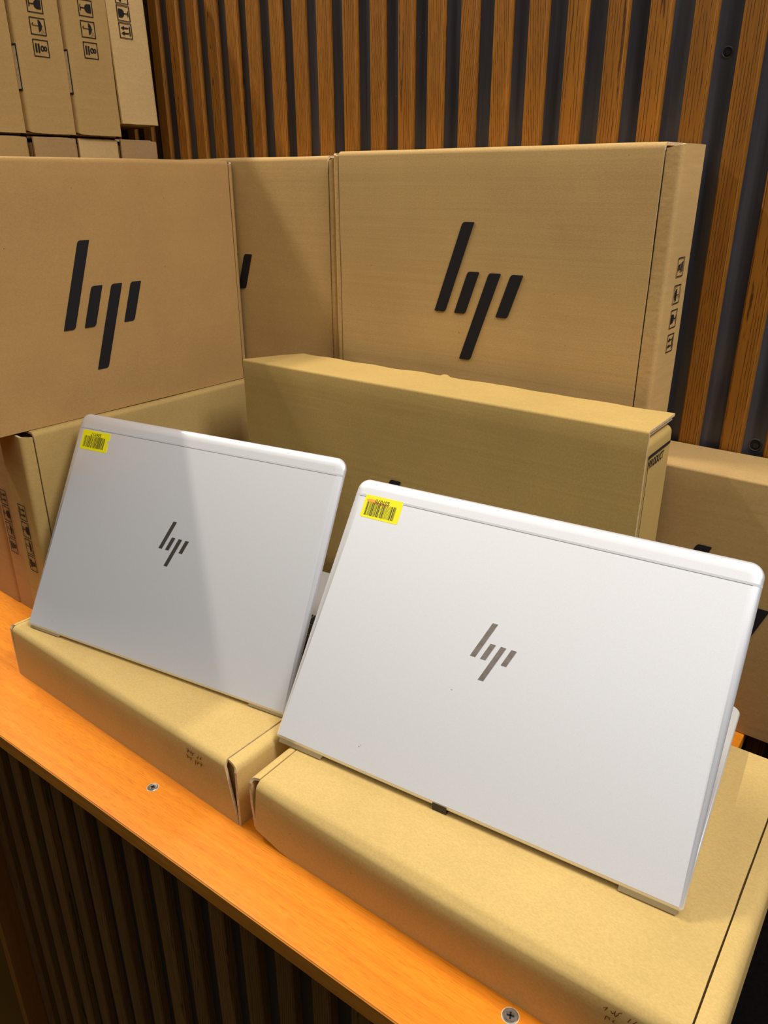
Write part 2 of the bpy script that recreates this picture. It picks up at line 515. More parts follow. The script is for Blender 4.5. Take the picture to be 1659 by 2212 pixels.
def symbols(parent, fn, s0, t0, ds, dt, pitch, name='handling_symbols'):
    """row read left to right: arrows, glass, umbrella, eight. fn(s, t, h): s along reading direction, t up."""
    mb = MB()
    for i, k in enumerate(('arrows', 'glass', 'umbrella', 'eight')):
        for p in icon(k):
            mb.prism([(s0+i*pitch+x*ds, t0+y*dt) for x, y in p], fn, 0.00012)
    return mb.build(name, INK, parent)

def text_polys(body, size, bold=0.0):
    cu = bpy.data.curves.new('tmp_text', 'FONT')
    cu.body = body; cu.size = size; cu.resolution_u = 3; cu.offset = bold
    o = bpy.data.objects.new('tmp_text', cu); col.objects.link(o)
    dg = bpy.context.evaluated_depsgraph_get()
    me = bpy.data.meshes.new_from_object(o.evaluated_get(dg))
    vs = [tuple(v.co[:2]) for v in me.vertices]
    polys = [[vs[i] for i in f.vertices] for f in me.polygons]
    bpy.data.objects.remove(o); bpy.data.curves.remove(cu); bpy.data.meshes.remove(me)
    xs = [v[0] for v in vs]
    x0 = min(xs)
    return [[(x-x0, y) for x, y in p] for p in polys], max(xs)-x0

def flat_faces(mb, polys, fn, h, mi=0):
    for p in polys: mb.face([mb.vert(fn(a, b, h)) for a, b in p], mi)

# orientations: local x along length, y across, z = cover normal
def M_flat(x, y, a, z=0.0):
    ex, ey = rz(a); return frame((x, y, z), ex, ey, (0, 0, 1))
def place_front(x, y, a, ztop, T):
    ex, ey = map(Vector, rz(a))
    o = Vector((x, y, ztop)) + ey*T
    return frame(o, -ex, (0, 0, -1), -ey)
def place_side(x, y, a, ztop, T):   # cover faces +X, length runs toward -Y from (x,y)
    ex, ey = map(Vector, rz(a))
    o = Vector((x, y, ztop)) - ex*T
    return frame(o, -ey, (0, 0, -1), ex)

# ================================================================= SETTING
def mark_structure(o): o['kind'] = 'structure'; return o

XS = [-0.9556, -0.9182, -0.8812, -0.8449, -0.8082, -0.773, -0.7346, -0.6979, -0.6606, -0.6223, -0.5838, -0.5459, -0.5081, -0.4683, -0.4306, -0.3928, -0.3535, -0.3147, -0.2766, -0.2383, -0.1987]
XS = [-0.9556-0.0375*(k+1) for k in range(13)][::-1] + XS + [-0.1987+0.0393*(k+1) for k in range(16)]
WD = math.tan(R_(-1.32))
def wy(x): return 0.770 + WD*(x+0.6)
WTOP, WBOT = 1.5, -0.75
SD = 0.0066

def slats(mb, xs, face, y_of, z0, z1, depth, slope=0.0009):
    mb.uvs = []
    for i, x in enumerate(xs):
        n0 = len(mb.f)
        nz = max(2, int((z1-z0)/0.25))
        prof = [(x, depth), (x, 0.0012), (x+0.0012, 0.0), (x+face-0.0012, 0.0), (x+face, 0.0012), (x+face+slope, depth)]
        rows = []
        for k in range(nz+1):
            z = z0+(z1-z0)*k/nz
            rows.append([(px, y_of(px)+py, z) for px, py in prof])
        for k in range(nz):
            for j in range(len(prof)-1):
                ids = [mb.vert(rows[k][j]), mb.vert(rows[k][j+1]), mb.vert(rows[k+1][j+1]), mb.vert(rows[k+1][j])]
                mb.face(ids)
                ue = lambda px: i+0.5+(px-x-face/2)
                uu = []
                for (a, kk) in ((j, k), (j+1, k), (j+1, k+1), (j, k+1)):
                    extra = (prof[a][1]) * (1 if a > 2 else -1)
                    uu.append((ue(prof[a][0])+extra, rows[kk][a][2]))
                mb.uvs.append(uu)
        for k in (0, nz):
            ids = [mb.vert(p) for p in rows[k]]; mb.face(ids); mb.uvs.append([(i+0.5+(p[0]-x-face/2), p[2]) for p in rows[k]])
def build_slats(name, mb, mat, parent):
    me = bpy.data.meshes.new(name); me.from_pydata(mb.v, [], mb.f); me.materials.append(mat)
    uvl = me.uv_layers.new(name='grain')
    li = 0
    for f, uv in zip(mb.f, mb.uvs):
        for k in range(len(f)): uvl.data[li].uv = uv[k]; li += 1
    me.update()
    o = bpy.data.objects.new(name, me); col.objects.link(o); o.parent = parent
    return o

wall = MB()
x0, x1 = -1.46, 0.48
P = [(x0, wy(x0)+SD), (x1, wy(x1)+SD), (x1, wy(x1)+SD+0.03), (x0, wy(x0)+SD+0.03)]
wall.prism(P, lambda a, b, h: (a, b, WBOT+h), WTOP-WBOT)
wall_o = mark_structure(wall.build('wall_back', BACK))
sm = MB(); slats(sm, XS, 0.0185, wy, WBOT, WTOP, SD+0.0002)
build_slats('slat_cladding', sm, SLAT, wall_o)

def screw_hole(parent, x, z, r0, ring_r):
    yb = wy(x)+SD
    mb = MB()
    n = 20
    def circ(rad, y, ox=0, oz=0): return [mb.vert((x+ox+rad*math.cos(2*math.pi*i/n), y, z+oz+rad*math.sin(2*math.pi*i/n))) for i in range(n)]
    a = circ(ring_r, yb-0.0001); b = circ(ring_r*0.86, yb-0.0007); c = circ(r0, yb-0.0003)
    for i in range(n):
        j = (i+1) % n
        mb.face((a[i], a[j], b[j], b[i]), 0); mb.face((b[i], b[j], c[j], c[i]), 0)
    mb.face(c, 1)
    s = circ(r0*0.55, yb-0.0009, 0.0006, -0.0005); mb.face(s, 2)
    return mb.build('screw_hole', [BACK, DARKH, BLACKP], parent)
screw_hole(wall_o, -0.2083, 0.587, 0.0036, 0.0046)
screw_hole(wall_o, -0.1290, 0.2597, 0.0048, 0.0064)

fl = MB(); fl.box((-3.2, -3.2, -0.77), (3.2, 0.80, -0.75))
mark_structure(fl.build('floor', TILE))

# ================================================================= COUNTER
SY = 0.2633
ctr = thing('display_counter', 'orange beech counter with thick front edge and dark slatted front, under all the boxes', 'counter', Matrix.Translation((-0.70, 0.5, -0.75)))
def cp(mb, name, mats, bevel=0.0):
    o = mb.build(name, mats, ctr, bevel)
    o.matrix_parent_inverse = Matrix.Translation((0.70, -0.5, 0.75))
    return o
mb = MB(); mb.box((-1.40, SY, -0.0165), (-0.0755, wy(-0.0755)-0.003, 0.0))
top = cp(mb, 'countertop', BEECH, 0.0012)
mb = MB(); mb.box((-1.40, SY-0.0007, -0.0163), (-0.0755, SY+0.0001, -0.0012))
cp(mb, 'shaded_edge_strip', BEECHE)
def lowy(x): return 0.287
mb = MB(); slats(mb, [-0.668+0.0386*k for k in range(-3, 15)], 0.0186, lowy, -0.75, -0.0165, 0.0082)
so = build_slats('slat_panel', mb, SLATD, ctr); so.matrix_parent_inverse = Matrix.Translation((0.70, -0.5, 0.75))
mb = MB(); mb.box((-0.788, 0.295, -0.75), (-0.091, 0.309, -0.0165)); cp(mb, 'backing_board', BACKD)
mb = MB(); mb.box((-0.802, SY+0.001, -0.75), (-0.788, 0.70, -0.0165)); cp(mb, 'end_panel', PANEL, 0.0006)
mb = MB(); mb.box((-0.091, 0.287, -0.75), (-0.0765, 0.70, -0.0165)); cp(mb, 'end_panel', BACKD, 0.0006)
for (x, y, rr) in ((-0.478, 0.305, 0.0042), (-0.129, 0.3095, 0.0047)):
    s = MB(); n = 28
    def ring_(rad, z, rot=0): return [s.vert((x+rad*math.cos(2*math.pi*i/n), y+rad*math.sin(2*math.pi*i/n), z)) for i in range(n)]
    a = ring_(rr*1.12, 0.0002); b = ring_(rr, 0.0006); c = ring_(rr*0.62, 0.0004); dd = ring_(rr*1.26, 0.00015)
    for i in range(n):
        j = (i+1) % n
        s.face((dd[i], dd[j], a[j], a[i]), 2); s.face((a[i], a[j], b[j], b[i]), 0); s.face((b[i], b[j], c[j], c[i]), 0)
    s.face(c, 0)
    for ang in (20, 110):
        ca, sa = math.cos(R_(ang)), math.sin(R_(ang))
        q = [(-rr*0.5, -rr*0.11), (rr*0.5, -rr*0.11), (rr*0.5, rr*0.11), (-rr*0.5, rr*0.11)]
        s.face([s.vert((x+px*ca-py*sa, y+px*sa+py*ca, 0.0008)) for px, py in q], 1)
    so_ = s.build('screw', [STEEL, DARKH, CORE], ctr); so_.matrix_parent_inverse = Matrix.Translation((0.70, -0.5, 0.75))

# black board beyond the right end of the counter
mb = MB(); mb.box((-0.060, 0.635, -0.75), (0.42, 0.653, -0.075))
bb = mb.build('black_board', mat_plain('dusty_black_board', (0.010, 0.010, 0.012), 0.5, var=0.4), None, 0.0008)
bb['label'] = 'plain black dusty board standing beyond the right end of the counter'; bb['category'] = 'board'

# ================================================================= FRONT FLAT BOXES
def bowB(x, s):
    f = max(0.0, min(1.0, (s-0.2615)/0.008))
    g = max(0.0, min(1.0, 1-(s-0.272)/0.042))
    return 0.004*f*g*math.sin(math.pi*min(1, max(0, x/0.354)))
def bowA(x, s):
    f = max(0.0, min(1.0, (s-0.2615)/0.008))
    g = max(0.0, min(1.0, 1-(s-0.272)/0.042))
    return 0.0012*f*g*math.sin(math.pi*min(1, max(0, x/0.354)))
BH = 0.0605
A = mailer('cardboard_box', 'pale flat cardboard box lying under the left laptop, pen writing on its front', M_flat(-0.7364, 0.3303, -1.86), 0.3537, 0.262, BH, K['flat'], gl=0.0085, gr=0.014, seed=1.3, bow=bowA, r=0.006, amp=0.0002)
B = mailer('cardboard_box', 'pale flat cardboard box lying under the right laptop and overhanging the counter end', M_flat(-0.3681, 0.3179, -0.04), 0.3537, 0.2624, BH, K['flat'], gl=0.0105, gr=0.0155, seed=5.3, bow=bowB, r=0.008, amp=0.0002)
for ch in B.children:
    for v_ in ch.data.vertices:
        x_, y_, z_ = v_.co
        if x_ < 0.035 and z_ < 0.035 and y_ < 0.06:
            k_ = (1-max(0, x_)/0.035)*(1-z_/0.035)*(1-max(0, y_)/0.06)
            v_.co.z += 0.0105*k_; v_.co.x += 0.002*k_
WA = [[[0.2937, 0.0527], [0.2965, 0.0528], [0.2948, 0.0489]], [[0.2939, 0.0502], [0.2968, 0.0515]], [[0.2982, 0.0523], [0.2986, 0.0505], [0.3, 0.0511]], [[0.3007, 0.053], [0.2993, 0.0497]], [[0.3037, 0.0525], [0.3016, 0.0519], [0.3016, 0.0505], [0.3007, 0.049], [0.2998, 0.0487]], [[0.3095, 0.0527], [0.3068, 0.0492], [0.3082, 0.0498]], [[0.3126, 0.0531], [0.3106, 0.0502], [0.3117, 0.0503], [0.3117, 0.0514]], [[0.2926, 0.0458], [0.2937, 0.045], [0.2931, 0.0421]], [[0.294, 0.0451], [0.2957, 0.0445], [0.2952, 0.0429]], [[0.2987, 0.0458], [0.2976, 0.0443], [0.2984, 0.0441], [0.2975, 0.0421]], [[0.3045, 0.0453], [0.3038, 0.0409]], [[0.3076, 0.0456], [0.3066, 0.0432], [0.3077, 0.0435], [0.3073, 0.0443]], [[0.3099, 0.0456], [0.3129, 0.0452]], [[0.3117, 0.0456], [0.3107, 0.0423]]]
WB = [[[0.2931, 0.0544], [0.2955, 0.0567], [0.2942, 0.0529]], [[0.2976, 0.0555], [0.2985, 0.0535], [0.3001, 0.0565]], [[0.3, 0.0575], [0.2999, 0.0528]], [[0.3036, 0.0588], [0.3019, 0.057], [0.3018, 0.0552], [0.3005, 0.053]], [[0.2949, 0.0453], [0.2953, 0.0487], [0.2972, 0.049], [0.2974, 0.047]], [[0.3002, 0.0489], [0.2993, 0.0473], [0.3003, 0.0468]], [[0.3089, 0.0579], [0.3075, 0.0542], [0.3079, 0.0542]], [[0.3122, 0.0583], [0.3102, 0.0544], [0.3117, 0.0535], [0.3114, 0.0555]], [[0.3074, 0.0513], [0.3066, 0.0467]], [[0.3096, 0.0527], [0.3086, 0.0482], [0.3101, 0.0498]], [[0.3107, 0.0493], [0.3141, 0.0507]], [[0.3127, 0.0505], [0.3118, 0.0464]]]
def writing(box, strokes, bow, dz):
    mb = MB()
    for st in strokes:
        for q in strip([(a, b+dz) for a, b in st], 0.00038):
            mb.prism(q, lambda a, b, h: (a, -h-0.0005-max(0, bow(a, 0.262+(BH-b))), b), 0.0003)
    mb.build('pen_writing', PEN, box)
writing(A, WA, bowA, -0.002)
writing(B, WB, bowB, -0.006)

# ================================================================= LAPTOPS
LW, LH, LT = 0.326, 0.2303, 0.0048
def laptop(label, x, y, z, yaw, tilt, box_top, logo_mat, logo_dx, sticker, number, serif):
    ex, ey = rz(yaw)
    t = thing('laptop', label, 'laptop', frame((x, y, z), ex, ey, (0, 0, 1)), 'open silver laptops on flat boxes')
    ct, st = math.cos(R_(tilt)), math.sin(R_(tilt))
    def P(u_, v_, w_):       # w outward from the lid's outer face
        return (u_, st*v_ - ct*w_, ct*v_ + st*w_)
    # lid
    def outline(dn, nseg=8):
        rt, rb = 0.0105, 0.003
        pts = []
        for (cx, cy, r_, a0) in ((LW-rb, rb, rb, -90), (LW-rt, LH-rt, rt, 0), (rt, LH-rt, rt, 90), (rb, rb, rb, 180)):
            for i in range(nseg+1):
                a = R_(a0+90*i/nseg)
                pts.append((cx+(r_-dn if r_ > dn else 0.0003)*math.cos(a), cy+(r_-dn if r_ > dn else 0.0003)*math.sin(a)))
        return pts
    mb = MB()
    rings = []
    for (w, dn) in ((0, 0.0085), (-0.00012, 0.0062), (-0.00045, 0.0038), (-0.0010, 0.0019), (-0.0020, 0.0006), (-0.0032, 0), (-LT, 0.0002)):
        rings.append([mb.vert(P(a, b, w)) for a, b in outline(dn)])
    n = len(rings[0])
    mb.face(rings[0], 0, False)
    for k in range(len(rings)-1):
        for i in range(n):
            j = (i+1) % n
            mb.face((rings[k][i], rings[k][j], rings[k+1][j], rings[k+1][i]), 0, True)
    mb.face([mb.vert(mb.v[i]) for i in rings[-1]][::-1], 0)
    lid = mb.build('lid', SILVER, t)
    # antenna band with a fine dark line below it
    mb = MB()
    mb.prism([(0.0085, 0.2144), (LW-0.0085, 0.2144), (LW-0.0085, 0.2161), (0.0085, 0.2161)], P, 0.00008, 0)
    mb.prism([(0.0060, 0.2140), (LW-0.0060, 0.2140), (LW-0.0060, 0.21445), (0.0060, 0.21445)], P, 0.0001, 1)
    for xx, sgn in ((0.0034, -1), (LW-0.0034, 1)):
        prev = None
        for (w, dn) in ((0, 0.0085), (-0.00012, 0.0062), (-0.00045, 0.0038), (-0.0010, 0.0019), (-0.0020, 0.0006), (-0.0032, 0)):
            e_ = LW-dn if sgn > 0 else dn
            cur = [P(e_+sgn*0.00008, 0.2141, w+0.00006), P(e_+sgn*0.00008, 0.2160, w+0.00006)]
            if prev: mb.face([mb.vert(prev[0]), mb.vert(prev[1]), mb.vert(cur[1]), mb.vert(cur[0])], 0)
            prev = cur
    mb.build('antenna_band', [BAND, GROOVE], lid)
    # emblem
    mb = MB()
    bars = four_bars(0.0131, 0.0153, 0.359, 0.00843, 0.0043, 0.0)
    for q in bars: mb.prism([(a+0.1432+logo_dx, b+0.1124) for a, b in q], P, 0.00025)
    mb.build('emblem', logo_mat, lid)
    if serif == 'R':
        mb = MB()
        for (a, b, s_) in ((0.0769, 0.0183, 0.0009), (0.0778, 0.0196, 0.0005), (0.0774, 0.0203, 0.0003), (0.1368, 0.0835, 0.0007), (0.1376, 0.0835, 0.0005), (0.098, 0.222, 0.0003), (0.098, 0.131, 0.0003)):
            mb = MB()
            mb.prism([(a-s_*0.5, b-s_*0.3), (a+s_*0.3, b-s_*0.5), (a+s_*0.6, b+s_*0.4), (a-s_*0.2, b+s_*0.5)], P, 0.00006)
            mb.build('scuff_mark', MARK, lid)
    else:
        mb = MB()
        for (a, b, s_) in ((0.285, 0.2185, 0.0004), (0.316, 0.2190, 0.0004), (0.3085, 0.2105, 0.0004), (0.034, 0.012, 0.0006)):
            mb = MB()
            mb.prism([(a-s_*0.5, b-s_*0.3), (a+s_*0.3, b-s_*0.5), (a+s_*0.6, b+s_*0.4), (a-s_*0.2, b+s_*0.5)], P, 0.00006)
            mb.build('scuff_mark', MARK, lid)
    # hinge bar between the base corners
    mb = MB()
    n = 16
    for (xa, xb) in ((0.050, 0.281),):
        ra = [[mb.vert((xx, 0.0066+0.0033*math.cos(2*math.pi*i/n), 0.0034+0.0033*math.sin(2*math.pi*i/n))) for i in range(n)] for xx in (xa, xb)]
        for i in range(n):
            j = (i+1) % n; mb.face((ra[0][i], ra[0][j], ra[1][j], ra[1][i]), 0, True)
        mb.face(ra[0]); mb.face(ra[1][::-1])
    mb.build('hinge', SILVB, t)
    # screen
    mb = MB()
    mb.prism([(0.006, 0.014), (LW-0.006, 0.014), (LW-0.006, LH-0.006), (0.006, LH-0.006)], lambda a, b, h: P(a, b, -LT-h), 0.0004)
    mb.build('screen', SCREEN, t)
    # base: rear corners reach back under the lid, the middle is set in for the hinge
    zb = box_top + 0.0012 - z
    zt = 0.0765 - z
    D = 0.226
    mb = MB()
    def slab(pts_top, pts_bot, mid):
        a = [mb.vert((px, py, zt)) for px, py in pts_top]
        m_ = [mb.vert((px, py, zt-0.0012)) for px, py in mid]
        b = [mb.vert((px, py, zb)) for px, py in pts_bot]
        k = len(a)
        mb.face(a); mb.face(b[::-1])
        for i in range(k):
            j = (i+1) % k
            mb.face((a[i], m_[i], m_[j], a[j]), 0, True); mb.face((m_[i], b[i], b[j], m_[j]), 0, True)
    def outl(dn, yb_end, yb_mid, dz_in=0.0):
        r_ = 0.010
        pts = [(0+dn, yb_end), (0.0455, yb_end), (0.0455, yb_mid), (0.2855, yb_mid), (0.2855, yb_end), (LW-dn, yb_end)]
        for i in range(7):
            a = R_(90*i/6); pts.append((LW-r_+(r_-dn)*math.cos(a), D-r_+(r_-dn)*math.sin(a)))
        for i in range(7):
            a = R_(90+90*i/6); pts.append((r_+(r_-dn)*math.cos(a), D-r_+(r_-dn)*math.sin(a)))
        return pts
    slab(outl(0.0012, 0.0175, 0.0195), outl(0.0035, 0.0010, 0.0105), outl(0.0, 0.0165, 0.0190))
    base = mb.build('base', SILVB, t)
    # keyboard: dark well and keys
    mb = MB()
    mb.box((0.018, 0.034, zt-0.0003), (0.308, 0.138, zt+0.00015), 0)
    ww = 0.2895/15
    random.seed(4)
    for row in range(6):
        y0 = 0.0355+row*0.0172
        xx = 0.0185
        widths = [1]*15 if row in (0, 1) else ([1.5]+[1]*12+[1.5] if row == 2 else ([1.8]+[1]*11+[2.2] if row == 3 else ([2.3]+[1]*10+[2.7] if row == 4 else [1, 1, 1, 1, 5, 1, 1, 1, 1, 1, 1])))
        tot = sum(widths)
        for wd_ in widths:
            kw = wd_*0.289/tot
            mb.box((xx+0.0009, y0, zt+0.0001), (xx+kw-0.0009, y0+0.0152, zt+0.0013), 1)
            xx += kw
    mb.build('keyboard', [SILVB, BLACKP], base)
    mb = MB(); mb.box((0.108, 0.150, zt-0.0002), (0.218, 0.212, zt+0.0002)); mb.build('touchpad', SILVB, base, 0.0)
    mb = MB(); mb.box((0.026, 0.212, box_top-z+0.0004), (0.300, 0.220, zb+0.0002)); mb.build('rubber_foot', BLACKP, base)
    mb = MB(); mb.box((0.120, 0.013, box_top-z+0.0004), (0.206, 0.021, zb+0.0002)); mb.build('rubber_foot', BLACKP, base)
    if serif == 'R':
        mb = MB(); mb.box((0.1475, 0.0015, box_top-z+0.0003), (0.1590, 0.0085, 0.0005)); mb.build('rubber_foot', BLACKP, base)
    # yellow sticker
    S = sticker
    mb = MB()
    c0, c1 = S['corners']
    (xa, ya), (xb, yb) = c0, c1
    pts = rounded_bar([(xa, ya), (xb, ya), (xb, yb), (xa, yb)], [0.0018]*4)
    if S.get('notch'):
        ym = ya+0.0095
        pts = rounded_bar([(xa, ya), (xb, ya), (xb-0.0003, ym), (xb-0.0034, ym+0.0008), (xb-0.0022, ym+0.0024), (xb, ym+0.0032), (xb, yb), (xa, yb)], [0.0018, 0.0018, 0, 0, 0, 0.0004, 0.0018, 0.0018])
    mb.prism(pts, P, 0.00016)
    stk = mb.build('sticker', YELLOW, t)
    mb = MB()
    bx0, by0, bx1, by1 = S['bar']
    random.seed(S['seed']); xx = bx0
    while xx < bx1:
        w_ = random.choice((0.0003, 0.0003, 0.0006, 0.0009)); g_ = random.choice((0.0003, 0.0004, 0.0007))
        mb.prism([(xx, by0), (min(xx+w_, bx1), by0), (min(xx+w_, bx1), by1), (xx, by1)], lambda a, b, h: P(a, b, 0.00018+h), 0.00004)
        xx += w_+g_
    mb.build('barcode', LINK, stk)
    pl, wdt = text_polys(number, 0.0034, 0.00004)
    tx1, ty1 = S['text']; k = S['tw']/wdt
    mb = MB()
    flat_faces(mb, [[(tx1-a*k, ty1-b*k) for a, b in p] for p in pl], lambda a, b, h: P(a, b, 0.00024), 0)
    mb.build('serial_number', LINK, stk)
    if S.get('orange'):
        mb = MB()
        for (cx, cy, rx, ry) in ((0.0190, 0.2118, 0.0052, 0.0014), (0.0285, 0.2104, 0.0080, 0.0010)):
            mb.prism(arc(cx, cy, rx, ry, 0, 340, 16), lambda a, b, h: P(a, b, 0.00017+h), 0.00001 if cx > .02 else 0.00002)
        mb.build('marker_smudge', ORANGE, stk)
    return t

laptop('left silver laptop, lid half in shadow, yellow sticker S06917 with a torn notch', -0.7142, 0.3393, 0.0631+0.0012, 8.31, 29.73, BH, CHROME, 0.0023,
       dict(corners=((0.0093, 0.1922), (0.0478, 0.2128)), bar=(0.0127, 0.1949, 0.0424, 0.2068), text=(0.0352, 0.2105), tw=0.0143, seed=3, notch=True), 'S06917', 'L')
laptop('right silver laptop, brightly lit lid, yellow sticker S07070 with an orange smudge', -0.3795, 0.3611, 0.0666, 4.88, 36.20, BH, CHROME2, 0.0,
       dict(corners=((0.0120, 0.1965), (0.0489, 0.2165)), bar=(0.0150, 0.1986, 0.0443, 0.2105), text=(0.0364, 0.2138), tw=0.0140, seed=8, orange=True), 'S07070', 'R')

# ================================================================= BIG STANDING BOXES
GRP = None
def logo_front(box, cu, cv_local, W, T):
    """cu: world-x offset of first bar foot from the box's right end (negative), cv_local: height of bar foot below the top"""
    mb = MB()
    for q in four_bars(GH, GE, GK, GS, GW, 0.0032):
        mb.prism([(-(a+cu), cv_local-b) for a, b in q], lambda a, b, h: (a, b, T+0.0002+h), 0.0006)
    return mb.build('printed_logo', INK, box)

CT = 0.0557
CB = 0.2530
C1 = 0.5183
Cb = mailer('cardboard_box', 'big cardboard box with a full four-bar logo, upright against the slatted wall at right', place_front(-0.213, 0.7012, -1.32, C1, CT), 0.3781, C1-CB, CT, K['tan'], gl=0.0155, gr=0.0095, seed=11.0, taper=False)
D0 = 0.2476
logo_front(Cb, -0.2393, C1-(D0+0.1152), C1-CB, CT)
# symbols on the right end of that box, upright direction toward the cover side
def sym_C():
    mb = MB()
    # world z of frames' tops: eight .4267, umbrella .4032, glass .3815, arrows .3596 ; y local = C1 - z
    tops = {'eight': 0.4267, 'umbrella': 0.4032, 'glass': 0.3815, 'arrows': 0.3596}
    for k, zt_ in tops.items():
        for p in icon(k):
            # upright up = cover side (+local z); reading right = world up when up points left (-Y)
            q = [(C1-zt_+0.0165*(1-x_), CT-0.0405+0.0163*y_) for x_, y_ in p]
            mb.prism(q, lambda a, b, h: (-0.0006-h, a, b), 0.0002)
    mb.build('handling_symbols', INK, Cb)
sym_C()

C2 = mailer('cardboard_box', 'cardboard box in the back corner showing only one short black logo bar', place_front(-0.5925, 0.7012+0.0153, -1.32, C1-0.0035, CT-0.0064), 0.342, C1-0.0035-CB, CT-0.0064, K['tan'], gl=0.0105, gr=0.012, seed=17.0, taper=False)
logo_front(C2, -0.2393-0.0031, C1-0.0035-(D0+0.1152), C1-CB, CT-0.0064)

D1, DT = 0.5120, 0.0620
Db = mailer('cardboard_box', 'big brown cardboard box with a four-bar logo, upper left, facing right', place_side(-0.7526, 0.7172, -2.56, D1, DT), 0.382, D1-D0-0.0005, DT, K['brown'], gl=0.0085, gr=0.012, seed=23.0, taper=False, amp=0.0008)
mb = MB()
for q in four_bars(GH, GE, GK, GS, GW, 0.0032):
    mb.prism([(-(a-0.2448)+0.0060, D1-(D0+0.0964)-b) for a, b in q], lambda a, b, h: (a, b, DT+0.0002+h), 0.0006)
mb.build('printed_logo', INK, Db)

# lower row of three boxes end-on at the left
MT = 0.0620
def sym_end(box, L, W, T, ztop, xin, tops, dz, dx):
    """end face at local x=L, 'up' of the artwork points to the cover side (+z local)"""
    mb = MB()
    for k, zt_ in tops:
        for p in icon(k):
            # up = +z local ; reading right = world down
            q = [(ztop-zt_+dz*x_, T+xin+dx*y_) for x_, y_ in p]
            mb.prism(q, lambda a, b, h: (L+0.0007+h, a, b), 0.0002)
    mb.build('handling_symbols', INK, box)
rowspec = [(0, 'olive', 'cardboard box standing behind the left laptop, black symbols down its narrow end', -0.758, 0.3939, 0.047, -0.0352, 0.1637, 0.0155),
           (1, 'dull', 'dull brown cardboard box seen end-on with dark symbols, second from the left on the counter', -0.8125, 0.412, 0.062, -0.0560, 0.158, 0.0160),
           (2, 'dull', 'dull brown cardboard box seen end-on, leftmost of those standing on the counter', -0.8770, 0.414, 0.060, -0.03, 0.18, 0.0155)]
for i, kk, lab, ox, oy, Ti, xin, zz, dxi in rowspec:
    ex, ey = map(Vector, rz(-2.56))
    o = Vector((ox, oy, 0))
    Lb = 0.350
    far = o + ey*Lb
    ztop = 0.2472
    bx = mailer('cardboard_box', lab, place_side(far.x, far.y, -2.56, ztop, Ti), Lb, ztop, Ti, K[kk], gl=0.012, gr=0.0145, seed=31.0+i*3, taper=False, amp=0.0008)
    if i < 2:
        sym_end(bx, Lb, ztop, Ti, ztop, xin, [('arrows', zz), ('glass', zz-0.0212), ('umbrella', zz-0.0424), ('eight', zz-0.0632)], 0.0190, dxi)

